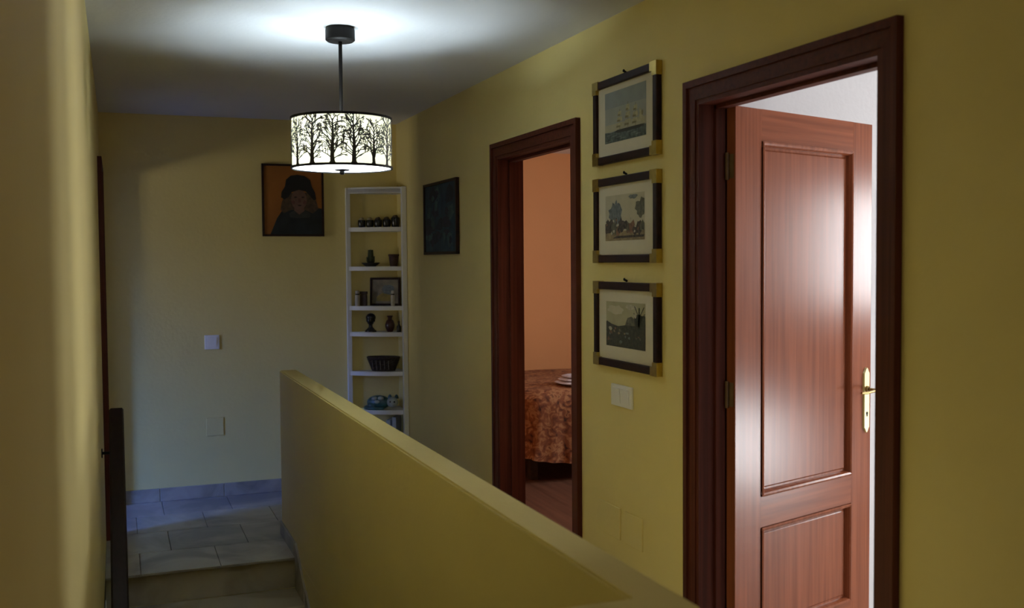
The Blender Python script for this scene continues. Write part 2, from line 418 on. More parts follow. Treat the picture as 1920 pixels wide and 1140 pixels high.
window('window_added_5', 'added low window of the white room for the highlight on the door leaf', (4.83, (WIN_ADDED5['y0']+WIN_ADDED5['y1'])/2, WIN_ADDED5['z0']), -PI/2, WIN_ADDED5['y1']-WIN_ADDED5['y0'], WIN_ADDED5['z0'], WIN_ADDED5['z1'])
window('window_2', 'window of the orange bedroom', (4.93, (WIN2['y0']+WIN2['y1'])/2, WIN2['z0']), -PI/2, WIN2['y1']-WIN2['y0'], WIN2['z0'], WIN2['z1'])
window('window_3', 'window of the left side room', (-3.23, (WIN3['y0']+WIN3['y1'])/2, WIN3['z0']), PI/2, WIN3['y1']-WIN3['y0'], WIN3['z0'], WIN3['z1'])
window('window_added_6', 'added second window of the left side room to brighten the back wall', (-3.23, (WIN_ADDED6['y0']+WIN_ADDED6['y1'])/2, WIN_ADDED6['z0']), PI/2, WIN_ADDED6['y1']-WIN_ADDED6['y0'], WIN_ADDED6['z0'], WIN_ADDED6['z1'])
window('window_fill_4', 'added fill light window at the near end of the hall', ((WIN_FILL4['x0']+WIN_FILL4['x1'])/2, -2.63, WIN_FILL4['z0']), PI, WIN_FILL4['x1']-WIN_FILL4['x0'], WIN_FILL4['z0'], WIN_FILL4['z1'])

# ------------------------------------------------------------------ door frames
# local: x to the right as seen from the hall, y into the wall, z up
def casing(parent, pts_outer_w, c0, c1, top, face, out, wd=.082, t=.018):
    """face: y of the wall skin, out: -1 towards the hall, +1 towards the room"""
    def prof(y): return face+out*y
    for side in (-1, 1):
        xi = c0 if side < 0 else c1
        m = MB()
        def strip(a, b, d):
            x0, x1 = xi+side*a, xi+side*b
            # mitred upright
            vs = [(x0, prof(0), 0), (x1, prof(0), 0), (x1, prof(0), top+b), (x0, prof(0), top+a),
                  (x0, prof(d), 0), (x1, prof(d), 0), (x1, prof(d), top+b), (x0, prof(d), top+a)]
            m.add(vs, [(0,1,2,3),(4,7,6,5),(0,4,5,1),(1,5,6,2),(2,6,7,3),(3,7,4,0)])
        strip(0, .016, t*.55); strip(.016, .060, t*.8); strip(.060, wd, t*1.25)
        m.build('casing', 'dark_v', parent)
    m = MB()
    def hstrip(a, b, d):
        vs = [(c0-a, prof(0), top+a), (c1+a, prof(0), top+a), (c1+b, prof(0), top+b), (c0-b, prof(0), top+b),
              (c0-a, prof(d), top+a), (c1+a, prof(d), top+a), (c1+b, prof(d), top+b), (c0-b, prof(d), top+b)]
        m.add(vs, [(0,1,2,3),(4,7,6,5),(0,4,5,1),(1,5,6,2),(2,6,7,3),(3,7,4,0)])
    hstrip(0, .016, t*.55); hstrip(.016, .060, t*.8); hstrip(.060, wd, t*1.25)
    m.build('casing_head', 'dark_h', parent)
def jamb(parent, c0, c1, top, depth, stop_at):
    for side in (-1, 1):
        xi = c0 if side < 0 else c1
        m = MB(); a, b = sorted((xi, xi+side*JT)); m.box(a, b, 0, depth, 0, top+JT)
        a, b = sorted((xi-side*.012, xi)); m.box(a, b, stop_at, stop_at+.035, 0, top)
        m.build('jamb', 'dark_v', parent)
    m = MB(); m.box(c0, c1, 0, depth, top, top+JT); m.box(c0, c1, stop_at, stop_at+.035, top-.012, top)
    m.build('jamb_head', 'dark_h', parent)
def door_frame(name, label, loc, rz, width, depth, cw=.082):
    o = struct(empty(name, loc, rz), label, 'door')
    jamb(o, -width/2, width/2, DH, depth, depth*.42)
    casing(o, None, -width/2, width/2, DH, 0, -1, cw)
    casing(o, None, -width/2, width/2, DH, depth, 1, cw)
    return o
d1 = door_frame('door_1', 'reddish wooden panelled door standing open in dark casing', (XR, (D1[0]+D1[1])/2, 0), -PI/2, D1[1]-D1[0], XR2-XR)
d2 = door_frame('door_2', 'narrow looking dark wooden door frame opening to the orange bedroom', (XR, (D2[0]+D2[1])/2, 0), -PI/2, D2[1]-D2[0], XR2-XR)
d3 = door_frame('door_3', 'dark wooden door frame edge-on in the left wall by the landing', (XL, (D3[0]+D3[1])/2, 0), PI/2, D3[1]-D3[0], XL-XL2, .075)

# panelled leaf of door_1: local x from hinge to latch, y thickness (0 = face towards the viewer), z up
LW, LH, LT = .819, 2.018, .036
ang = math.atan2(.314, .95)
# pose in the frame of d1 (rotated -90 deg)
hw = Vector((1.912, 2.903, .008))
leaf = empty('door_leaf'); leaf.parent = d1
leaf.matrix_local = (Matrix.Translation(d1.location) @ Matrix.Rotation(-PI/2, 4, 'Z')).inverted() @ (Matrix.Translation(hw) @ Matrix.Rotation(ang, 4, 'Z'))
PXA, PXB = .142, .690
pan = [(.705-.008, 1.918-.008), (.215, .598-.008)]
m = MB()
m.bbox(0, PXA, 0, LT, 0, LH, .002).bbox(PXB, LW, 0, LT, 0, LH, .002)
m.build('stile', 'door_v', leaf)
m = MB()
for a, b in ((0, pan[1][0]), (pan[1][1], pan[0][0]), (pan[0][1], LH)): m.box(PXA-.001, PXB+.001, .0003, LT-.0003, a, b)
m.build('rail', 'door_h', leaf)
for a, b in pan:
    # raised and fielded panel
    bx = [(0, .020), (.026, .020), (.046, .011), (.50, .011)]
    m = MB()
    def ring(i, y): return [(PXA+i, y, a+i), (PXB-i, y, a+i), (PXB-i, y, b-i), (PXA+i, y, b-i)]
    rs = [ring(0, .016), ring(.022, .018), ring(.030, .013)]
    vs = sum(rs, []); fs = []
    for k in range(2):
        for q in range(4): fs.append((k*4+q, k*4+(q+1) % 4, k*4+4+(q+1) % 4, k*4+4+q))
    fs.append((8, 9, 10, 11))
    m.add(vs, fs); m.box(PXA, PXB, .0161, LT-.01, a, b)
    m.build('panel', 'door_v', leaf)
    # moulding round the panel
    m = MB()
    pr = [(0, -.004), (.006, -.006), (.012, -.003), (.016, .006), (.018, .017)]
    vs = []; fs = []
    for i, yy in pr: vs += ring(i, yy)
    for k in range(len(pr)-1):
        for q in range(4): fs.append((k*4+q, k*4+(q+1) % 4, k*4+4+(q+1) % 4, k*4+4+q))
    m.add(vs, fs); m.build('panel_moulding', 'door_v', leaf)
# brass plate and lever
hp = empty('door_handle'); hp.parent = leaf; hp.location = (.783, 0, .972)
m = MB()
half = [(-.019, -.105), (-.012, -.112), (-.006, -.122), (0, -.126), (.006, -.122), (.012, -.112), (.019, -.105), (.019, .105), (.012, .112), (.006, .122), (0, .126), (-.006, .122), (-.012, .112), (-.019, .105)]
n = len(half)
vs = [(x, 0, z) for x, z in half]+[(x*.85, -.007, z*.98) for x, z in half]
m.add(vs, [tuple(range(n, 2*n))]+[(i, (i+1) % n, n+(i+1) % n, n+i) for i in range(n)])
plate = m.build('handle_plate', 'brass_pale', leaf); plate.location = hp.location
m = MB()
m.lathe([(0, 0), (.013, 0), (.013, .006), (.009, .01)], 16)
vs = [(v[0], -v[2]-.006, v[1]+.042) for v in m.v]; m.v = vs
m.tube([(0, -.006, .042), (0, -.045, .042), (-.006, -.052, .042), (-.03, -.054, .041), (-.075, -.052, .038), (-.105, -.049, .040)], [.006, .0055, .006, .0055, .005, .004], 12)
lev = m.build('lever', 'brass_dark', leaf, True); lev.location = hp.location
m = MB(); m.tube([(0, -.0075, -.05), (0, -.0085, -.05)], .006, 12); m.box(-.002, .002, -.009, -.0074, -.062, -.05)
kh = m.build('keyhole', 'iron', leaf); kh.location = hp.location
bpy.data.objects.remove(hp)
for z in (.22, 1.06, 1.82):
    m = MB(); m.tube([(-.006, .030, z-.045), (-.006, .030, z+.045)], .006, 10); m.box(-.0015, .0, .006, .030, z-.04, z+.04)
    m.build('hinge', 'hinge', leaf)

# ------------------------------------------------------------------ handrail on the left wall
hr = tag(empty('handrail', (XL, STY, 0)), 'dark wooden handrail descending along the left wall', 'handrail')
sl = RISE/GO
ln = 3.3
m = MB()
prof = [(.036, .0), (.036, -.028), (.044, -.040), (.092, -.040), (.101, -.028), (.101, 0), (.094, .008), (.044, .008)]
n = len(prof)
vs = [(x, 0, .814+z) for x, z in prof]+[(x, -ln, .814+z-ln*sl) for x, z in prof]
m.add(vs, [tuple(range(n)), tuple(range(2*n-1, n-1, -1))]+[(i, n+i, n+(i+1) % n, (i+1) % n) for i in range(n)])
m.build('rail', 'rail', hr)
for yy in (-.18, -1.4, -2.6):
    z = .814+yy*sl
    m = MB(); m.tube([(0, yy, z-.075), (.035, yy, z-.075), (.060, yy, z-.06), (.066, yy, z-.035)], .007, 10)
    m.tube([(0, yy, z-.075), (.005, yy, z-.075)], .022, 16)
    m.build('bracket', 'iron', hr, True)

# ------------------------------------------------------------------ pendant lamp
LX, LY = .86, 4.126
lamp = tag(empty('pendant_lamp', (LX, LY, 1.895)), 'drum pendant lamp with black tree cut-outs hanging from the ceiling', 'lamp')
RS, HS = .20, .205
dz = H-1.895
MB().lathe([(0, dz-.056), (.052, dz-.056), (.059, dz-.050), (.059, dz-.012), (.055, dz), (0, dz)], 40).build('ceiling_rose', 'iron', lamp, True)
MB().tube([(0, 0, .10), (0, 0, dz-.05)], .0075, 14).build('rod', 'iron', lamp, True)
shade = MB().lathe([(RS-.003, .006), (RS-.003, HS-.004)], 96).build('shade', 'shade', lamp, True)
shade['label'] = 'cream glowing drum shade with black tree silhouettes'
for nm, za, zb in (('top_rim', HS-.009, HS), ('bottom_rim', 0, .009)):
    MB().lathe([(RS-.002, za), (RS+.003, za), (RS+.003, zb), (RS-.002, zb)], 96, closed=True).build(nm, 'iron', shade, True)
MB().lathe([(0, .001), (RS*.5, .0018), (RS-.004, .004), (RS-.0035, .008)], 72).build('diffuser', 'diffuser', lamp, True)
MB().lathe([(0, -.022), (.007, -.021), (.011, -.014), (.009, -.008), (.028, -.005), (.032, -.001), (0, 0)], 24).build('finial', 'iron', lamp, True)
m = MB(); m.tube([(0, 0, 0), (0, 0, .10)], .006, 10)
for k in range(3):
    a = 2*PI*k/3+.4
    m.tube([(0, 0, HS-.015), (math.cos(a)*(RS-.002), math.sin(a)*(RS-.002), HS-.006)], .003, 8)
m.build('spider', 'iron', lamp)
for k in range(2):
    a = PI*k+.6
    c_, s_ = math.cos(a), math.sin(a)
    m = MB(); m.tube([(0, 0, .112), (.03*c_, .03*s_, .112)], .006, 8)
    m.tube([(.025*c_, .025*s_, .112), (.060*c_, .060*s_, .112)], .014, 12); m.build('lamp_holder', 'iron', lamp)
    MB().ell((.088*c_, .088*s_, .112), (.024, .024, .024), 14, 10).build('bulb', 'bulb', lamp, True)
# tree cut-outs, bent round the shade
def tree_mesh(seed):
    rd = random.Random(seed); m = MB()
    RR = RS+.0012
    def mp(s, z): return (RR*math.cos(s/RR), RR*math.sin(s/RR), min(max(z, .008), HS-.008))
    def ribbon(pts, w0, w1):
        L = []; n = len(pts)
        for i, (s, z) in enumerate(pts):
            a = pts[max(0, i-1)]; b = pts[min(n-1, i+1)]
            dx, dy = b[0]-a[0], b[1]-a[1]; q = math.hypot(dx, dy) or 1
            w = (w0+(w1-w0)*i/(n-1))/2
            L.append((mp(s-dy/q*w, z+dx/q*w), mp(s+dy/q*w, z-dx/q*w)))
        vs = [p for pr in L for p in pr]
        m.add(vs, [(2*i, 2*i+1, 2*i+3, 2*i+2) for i in range(n-1)])
    def branch(s, z, ang, ln, w, depth):
        pts = [(s, z)]; a = ang; k = 5
        bend = rd.uniform(-.10, .10)
        for i in range(k):
            a += bend+rd.uniform(-.1, .1)+(-.06 if a > PI/2 else .06)*(-1 if depth > 1 else 1)*0
            s += math.cos(a)*ln/k; z += math.sin(a)*ln/k; pts.append((s, z))
        ribbon(pts, w, max(.0019, w*.55))
        if depth > 0:
            for j in range(4):
                i = rd.choice([2, 3, 4, 5]); p = pts[i]
                branch(p[0], p[1], ang+rd.choice([-1, 1])*rd.uniform(.4, .8), ln*rd.uniform(.35, .6), w*.6, depth-1)
        else:
            for j in range(2):
                i = rd.choice([2, 3, 4, 5]); p = pts[i]; a2 = ang+rd.uniform(-.8, .8); l = rd.uniform(.006, .010)
                ribbon([p, (p[0]+math.cos(a2)*l*.5, p[1]+math.sin(a2)*l*.5), (p[0]+math.cos(a2)*l, p[1]+math.sin(a2)*l)], .0040, .0018)
    lean = rd.uniform(-.02, .02); tw = rd.uniform(.0155, .020); top = rd.uniform(.150, .185)
    tr = [(lean*top*(k/6)**1.5+rd.uniform(-.0012, .0012), .006+(top-.006)*k/6) for k in range(7)]
    ribbon([(0, .006), (0, .014)], tw*1.5, tw*1.05)
    ribbon(tr, tw, tw*.25)
    for i in range(24):
        z = .020+(top-.03)*i/24+rd.uniform(-.004, .004); sd = 1 if i % 2 else -1
        branch(lean*z, z, PI/2+sd*rd.uniform(.45, .95), rd.uniform(.032, .05)+.014*(i < 15), tw*.25, 1)
    branch(tr[-1][0], top-.01, PI/2+.3, .03, tw*.25, 1); branch(tr[-1][0], top-.01, PI/2-.3, .03, tw*.25, 1)
    return m
vari = []
base_ang = math.atan2(-LY, -LX)
for k in range(15):
    a = base_ang + R(-10.4+24*k)
    if k < 5:
        o = tree_mesh(20+k).build('tree_cutout', 'silh', shade); vari.append(o)
    else: o = link_copy(vari[(k*2) % 5], shade)
    o.rotation_euler.z = a

# ------------------------------------------------------------------ framed prints
def flat(name, col, var=.15, scale=40, rough=.7):
    if name not in M: M[name] = paint(name, col, rough, var, scale)
    return name
def blob(cx, cz, rx, rz, n=18, jag=.18, seed=1, z0=None):
    rd = random.Random(seed); pts = []
    for i in range(n):
        a = 2*PI*i/n; q = 1+rd.uniform(-jag, jag)
        z = cz+rz*q*math.sin(a)
        pts.append((cx+rx*q*math.cos(a), z if z0 is None else max(z0, z)))
    return pts
def framed(name, label, yc, z0, wd, ht, fx, fz, art, group):
    o = tag(empty(name, (XR, yc, z0), -PI/2), label, 'picture', group)
    b, t = .03, .024
    bars = []
    for nm, (x0, x1, za, zb) in (('frame_bar', (-wd/2, -wd/2+b, 0, ht)), ('frame_bar', (wd/2-b, wd/2, 0, ht)), ('frame_bar', (-wd/2+b, wd/2-b, 0, b)), ('frame_bar', (-wd/2+b, wd/2-b, ht-b, ht))):
        bars.append(MB().bbox(x0, x1, -t, -.001, za, zb, .004).build(nm, 'frame', o))
    for sx in (-1, 1):
        for sz in (0, 1):
            m = MB(); L = .048; e = .0018
            xa, xb = sorted((sx*(wd/2+e), sx*(wd/2-L))); xs = sorted((sx*(wd/2+e), sx*(wd/2-b-e)))
            zz = (ht-L, ht+e) if sz else (-e, L); zh = (ht-b-e, ht+e) if sz else (-e, b+e)
            m.box(xa, xb, -t-e, -.001, zh[0], zh[1])
            if sz: m.box(xs[0], xs[1], -t-e, -.001, zz[0], zh[0])
            else: m.box(xs[0], xs[1], -t-e, -.001, zh[1], zz[1])
            m.build('brass_corner', 'brass_corner', bars[0 if sx < 0 else 1])
    MB().box(-wd/2+b-.002, wd/2-b+.002, -.012, -.002, b-.002, ht-b+.002).build('mat_board', 'mat', o)
    m = MB(); m.tube([(-.01, -.001, ht+.004), (-.01, -.012, ht+.010)], .0045, 8); m.ell((-.01, -.013, ht+.011), (.006, .004, .006), 8, 6)
    m.build('hanging_hook', 'iron', o)
    # print inside the mat window
    iw, ih = wd-2*b, ht-2*b
    x0, x1 = -iw/2+fx[0]*iw, -iw/2+fx[1]*iw; za, zb = b+fz[0]*ih, b+fz[1]*ih
    m = MB(); mats = []
    def q(pts, mat, lay):
        if mat not in mats: mats.append(mat)
        P = [(x0+min(1, max(0, p[0]))*(x1-x0), za+min(1, max(0, p[1]))*(zb-za)) for p in pts]
        m.poly(P, -.0124-.0003*lay, mats.index(mat))
    art(q); me = m
    ob = bpy.data.meshes.new('print'); ob.from_pydata(m.v, [], m.f)
    for k in mats: ob.materials.append(M[k])
    for p, i in zip(ob.polygons, m.mi): p.material_index = i
    oo = bpy.data.objects.new('print', ob); COL.objects.link(oo); oo.parent = o
    return o
def sqr(a, b, c, d): return [(a, c), (b, c), (b, d), (a, d)]
flat('print_sky_grey', (.30, .31, .27), .1, 10); flat('print_sky_blue', (.235, .26, .25), .1, 14); flat('print_sky_warm', (.38, .35, .24), .1, 10)
flat('print_sea', (.065, .085, .075), .6, 60); flat('print_sea_light', (.15, .17, .15), .4, 60); flat('print_hull', (.03, .028, .02)); flat('print_sail', (.40, .36, .21), .2, 60); flat('print_sail_dark', (.20, .18, .09), .2, 60)
flat('print_paper', (.46, .42, .30), .06, 20); flat('print_blue_tree', (.13, .15, .155), .4, 60); flat('print_green_tree', (.10, .095, .06), .5, 60); flat('print_crowd', (.055, .042, .032), .8, 90); flat('print_ground', (.25, .19, .10), .3, 50); flat('print_pale', (.42, .38, .28), .2, 60); flat('print_rust', (.20, .10, .055), .4, 60)
flat('print_dark_land', (.035, .033, .018), .7, 70); flat('print_dark_tree', (.03, .032, .018), .6, 70); flat('print_dim_sky', (.36, .33, .20), .12, 12)
def art_ship(q):
    q(sqr(0, 1, 0, 1), 'print_sky_grey', 0); q(sqr(0, 1, .68, 1), 'print_sky_blue', 1); q([(0, .9), (.3, .72), (.7, .78), (1, .66), (1, 1), (0, 1)], 'print_sky_blue', 2); q(sqr(0, 1, .22, .36), 'print_sky_warm', 1)
    q([(0, 0), (1, 0), (1, .21), (.7, .20), (.4, .225), (.15, .20), (0, .22)], 'print_sea', 2)
    for i in range(9):
        a = (i*.37) % .85; b = .02+.018*i
        q([(a, b), (a+.14, b+.006), (a+.16, b+.018), (a+.05, b+.02)], 'print_sea_light', 3)
    q([(.24, .20), (.34, .165), (.86, .165), (.98, .215), (.9, .225), (.32, .225)], 'print_hull', 4)
    for mx, top in ((.38, .62), (.58, .72), (.76, .66)):
        q(sqr(mx-.006, mx+.006, .22, top), 'print_sail_dark', 4)
        h = (top-.27)/3.2
        for i in range(3):
            w = .085-.018*i; z = .27+i*h
            q([(mx-w, z), (mx+w*.9, z+.01), (mx+w*.75, z+h*.86), (mx-w*.75, z+h*.8)], 'print_sail', 5)
            q([(mx-w, z), (mx+w*.3, z+.004), (mx+w*.2, z+h*.3), (mx-w*.9, z+h*.35)], 'print_sail_dark', 6)
    q([(.84, .28), (.98, .24), (.86, .55)], 'print_sail', 5)
    q(blob(.92, .44, .022, .05, 10, .2, 4), 'print_sail_dark', 6)
def art_coach(q):
    q(sqr(0, 1, 0, 1), 'print_paper', 0)
    q([(0, 0), (1, 0), (1, .2), (0, .22)], 'print_ground', 1)
    q(blob(.28, .60, .17, .24, 22, .22, 3), 'print_blue_tree', 2); q([(.24, .8), (.30, .9), (.33, .78)], 'print_blue_tree', 2)
    q(blob(.92, .66, .13, .20, 20, .25, 5), 'print_green_tree', 2); q(blob(.72, .93, .10, .05, 14, .3, 6), 'print_blue_tree', 2)
    q(sqr(.28, .31, .3, .5), 'print_crowd', 3)
    rd = random.Random(5)
    for i in range(11):
        cx = .06+.09*i; q(blob(cx, .26+rd.uniform(-.05, .08), .075, rd.uniform(.09, .17), 12, .35, 20+i), ['print_crowd', 'print_crowd', 'print_green_tree', 'print_rust'][i % 4], 3+i % 3)
    for i in range(16):
        cx = rd.uniform(.05, .95); cz = rd.uniform(.14, .46); q(blob(cx, cz, .022, .03, 8, .3, 50+i), ['print_pale', 'print_rust', 'print_crowd', 'print_pale'][i % 4], 7+i % 2)
    q([(.2, .05), (.98, .06), (1, .11), (.3, .10)], 'print_crowd', 4)
def art_farm(q):
    q(sqr(0, 1, 0, 1), 'print_dim_sky', 0); q(blob(.25, .82, .22, .10, 16, .2, 9), 'print_paper', 1); q(blob(.65, .9, .15, .05, 16, .2, 10), 'print_pale', 1)
    q([(0, 0), (1, 0), (1, .58), (.86, .60), (.74, .66), (.56, .64), (.50, .50), (.32, .46), (.14, .50), (.02, .56), (0, .54)], 'print_dark_land', 2)
    q([(.5, .5), (.56, .66), (.66, .70), (.76, .64), (.78, .5)], 'print_green_tree', 3)
    q([(.80, .1), (.86, .1), (.87, .9), (.84, .9)], 'print_dark_tree', 3)
    q(blob(.88, .62, .14, .17, 18, .3, 12), 'print_dark_tree', 3)
    for a, b, c, d in ((.85, .66, .74, .93), (.85, .7, .97, .92), (.86, .6, .99, .78), (.85, .55, .72, .78)): q([(a, b), (a+.02, b), (c+.01, d), (c-.01, d)], 'print_dark_tree', 3)
    q(blob(.76, .72, .03, .05, 10, .2, 40), 'print_pale', 4)
    rd = random.Random(8)
    for i in range(20):
        q(blob(rd.uniform(.05, .92), rd.uniform(.06, .42), rd.uniform(.015, .05), rd.uniform(.015, .035), 9, .3, 70+i), ['print_rust', 'print_green_tree', 'print_sea_light', 'print_ground'][i % 4], 5)
    q(blob(.12, .40, .05, .05, 9, .3, 99), 'print_pale', 6)
PG = 'three dark framed prints with brass corners hung in a column'
pw = 3.732-3.203-.012; pyc = (3.732+3.203)/2
framed('framed_print', 'topmost dark framed print with brass corners, sailing ship on sea', pyc, 1.895, pw, .326, (.13, .86), (.18, .91), art_ship, PG)
framed('framed_print', 'middle dark framed print with brass corners, horses and crowd under trees', pyc, 1.511, pw, .329, (.13, .83), (.20, .85), art_coach, PG)
framed('framed_print', 'lowest dark framed print with brass corners, dark farmland, above light switch', pyc, 1.105, pw, .331, (.14, .84), (.19, .83), art_farm, PG)

# blue green painting on the right wall
flat('paint_teal', (.016, .045, .062), .5, 14); flat('paint_teal_light', (.04, .085, .085), .5, 20); flat('paint_navy', (.010, .014, .026), .5, 20); flat('paint_violet', (.022, .020, .035), .5, 20)
o = tag(empty('blue_painting', (XR, (5.506+6.166)/2, 1.562), -PI/2), 'dark teal abstract painting in thin black frame beside the corner shelf', 'painting')
wd, ht = .66, .432
for x0, x1, za, zb in ((-wd/2, -wd/2+.02, 0, ht), (wd/2-.02, wd/2, 0, ht), (-wd/2+.02, wd/2-.02, 0, .016), (-wd/2+.02, wd/2-.02, ht-.016, ht)):
    MB().bbox(x0, x1, -.022, -.001, za, zb, .002).build('frame_bar', 'frame', o)
MB().box(-wd/2+.018, wd/2-.018, -.014, -.002, .014, ht-.014).build('canvas', 'paint_teal', o)
m = MB(); rd = random.Random(4); mts = ['paint_teal_light', 'paint_navy', 'paint_violet']
for i in range(34):
    cx, cz = rd.uniform(-.25, .25), rd.uniform(.05, .38)
    m.poly([(min(.30, max(-.30, x)), min(.41, max(.02, z))) for x, z in blob(cx, cz, rd.uniform(.02, .08), rd.uniform(.015, .05), 12, .35, 200+i)], -.0143-.0001*i, i % 3)
me = bpy.data.meshes.new('brush_marks'); me.from_pydata(m.v, [], m.f)
for k in mts: me.materials.append(M[k])
for p, i in zip(me.polygons, m.mi): p.material_index = i
bo = bpy.data.objects.new('brush_marks', me); COL.objects.link(bo); bo.parent = o

# portrait on the back wall
flat('portrait_orange', (.30, .105, .012), .15, 6); flat('portrait_hat', (.006, .006, .007), .3, 30); flat('portrait_coat', (.008, .014, .017), .5, 14); flat('portrait_skin', (.16, .085, .058), .15, 30); flat('portrait_hair', (.075, .045, .024), .4, 40); flat('portrait_blush', (.13, .05, .04), .15, 30); flat('portrait_shadow', (.035, .02, .016), .2, 30); flat('portrait_collar', (.03, .032, .03), .3, 30)
wd, ht = .405, .476
o = tag(empty('portrait_painting', (1.103, YB, 1.694)), 'orange portrait painting of a child in a dark hat on the back wall', 'painting')
for x0, x1, za, zb in ((-wd/2, -wd/2+.014, 0, ht), (wd/2-.014, wd/2, 0, ht), (-wd/2+.014, wd/2-.014, 0, .014), (-wd/2+.014, wd/2-.014, ht-.014, ht)):
    MB().bbox(x0, x1, -.024, -.001, za, zb, .002).build('frame_bar', 'frame', o)
MB().box(-wd/2+.012, wd/2-.012, -.016, -.002, .012, ht-.012).build('canvas', 'portrait_orange', o)
m = MB(); mts = ['portrait_coat', 'portrait_hair', 'portrait_skin', 'portrait_hat', 'portrait_blush', 'portrait_shadow', 'portrait_collar']
lay = [0]
def q(pts, i):
    lay[0] += 1
    m.poly([(-wd/2+.013+min(1, max(0, x))*(wd-.026), .013+min(1, max(0, z))*(ht-.026)) for x, z in pts], -.0162-.0002*lay[0], i)
q([(.10, 0), (1, 0), (1, .38), (.88, .40), (.74, .36), (.46, .36), (.30, .34), (.22, .24)], 0)
q([(.36, .60), (.30, .46), (.28, .36), (.34, .31), (.46, .36), (.70, .36), (.84, .31), (.94, .38), (.90, .50), (.84, .62)], 1)
q(blob(.60, .51, .135, .155, 24, .0, 1), 2)
q([(.52, .40), (.68, .40), (.70, .32), (.60, .29), (.51, .32)], 2)
q([(.42, .31), (.52, .35), (.60, .29), (.70, .35), (.80, .31), (.78, .25), (.60, .24), (.44, .25)], 6)
for x in (.54, .67): q(blob(x, .545, .026, .012, 10, 0, 1), 5)
q([(.59, .53), (.62, .53), (.635, .47), (.585, .47)], 4); q(blob(.61, .425, .035, .011, 10, 0, 1), 5)
for x in (.50, .70): q(blob(x, .47, .035, .028, 10, 0, 1), 4)
q([(.30, .62), (.29, .54), (.35, .51), (.42, .55), (.48, .62), (.60, .655), (.72, .63), (.78, .58), (.86, .50), (.90, .52), (.88, .62), (.83, .70), (.80, .80), (.70, .86), (.58, .875), (.46, .86), (.38, .80), (.36, .70)], 3)
me = bpy.data.meshes.new('painted_figure'); me.from_pydata(m.v, [], m.f)
for k in mts: me.materials.append(M[k])
for p, i in zip(me.polygons, m.mi): p.material_index = i
bo = bpy.data.objects.new('painted_figure', me); COL.objects.link(bo); bo.parent = o

# ------------------------------------------------------------------ switches and cover plates
def switch(name, label, loc, rz, wd, ht, n, cat='light switch'):
    o = tag(empty(name, loc, rz), label, cat)
    pl_ = MB().bbox(-wd/2, wd/2, -.010, 0, 0, ht, .003).build('plate', 'plastic', o)
    w1 = (wd-.03)/n
    for i in range(n):
        x = -wd/2+.015+i*w1
        m = MB(); m.add([(x+.003, -.0095, .014), (x+w1-.003, -.0095, .014), (x+w1-.003, -.0095, ht-.014), (x+.003, -.0095, ht-.014),
                         (x+.003, -.0115, .014), (x+w1-.003, -.0115, .014), (x+w1-.003, -.0165, ht-.014), (x+.003, -.0165, ht-.014)],
                        [(4,5,6,7),(0,4,7,3),(1,2,6,5),(2,3,7,6),(0,1,5,4)])
        m.build('rocker', 'plastic', pl_)
    return o
switch('light_switch', 'white double rocker light switch below the framed prints', (XR, 3.515, .955), -PI/2, .172, .084, 2)
switch('light_switch', 'white single light switch on the back wall', (.569, YB, .964), 0, .092, .092, 1)
def blank(name, label, loc, rz, wd, ht, g=None):
    o = tag(MB().bbox(-wd/2, wd/2, -.006, 0, 0, ht, .002).build(name, 'yellow', None, loc=loc, rz=rz), label, 'cover plate', g)
    return o
blank('cover_plate', 'wider wall coloured blank cover plate low on the right wall', (XR, 3.638, .43), -PI/2, .205, .126)
blank('cover_plate', 'smaller wall coloured blank cover plate nearer the panelled door', (XR, 3.424, .43), -PI/2, .135, .124)
blank('cover_plate', 'wall coloured blank cover plate low on the back wall', (.578, YB, .40), 0, .108, .118)

# ------------------------------------------------------------------ corner shelf
cs = tag(empty('corner_shelf', (XR, YB, 0)), 'tall narrow white corner shelf unit with trinkets', 'shelf')
ax, ay, bx_, by_ = -.354, -.020, -.012, -.232      # front edge ends, relative to the corner
def shelf_poly(g=0):
    pts = [(-.002-g, -.002-g), (-.354, -.002-g), (-.354, ay-.008)]
    for i in range(1, 12):
        t = i/12; x = ax+(bx_-ax)*t; y = ay+(by_-ay)*t
        k = math.sin(PI*t)*.030
        pts.append((x-.51*k, y-.86*k))
    pts += [(bx_, by_), (-.002-g, by_)]
    return pts
SZ = [1.995, 1.739, 1.476, 1.210, 1.034, .769, .509, .215, .08]
for z in SZ:
    MB().prism(shelf_poly(), z-.014, z+.014).build('shelf_board', 'shelfwhite', cs)
MB().bbox(-.360, -.331, -.034, -.003, 0, 2.02, .002).build('post', 'shelfwhite', cs)
MB().bbox(-.034, -.003, -.262, -.227, 0, 2.02, .002).build('post', 'shelfwhite', cs)
m = MB()                                           # bowed top fascia
pts = shelf_poly()[2:-1]
m.prism(pts+[(x+.012, y+.02) for x, y in pts[::-1]], 1.985, 2.020); m.build('top_fascia', 'shelfwhite', cs)
SURF = {i: SZ[i]+.014 for i in range(len(SZ))}
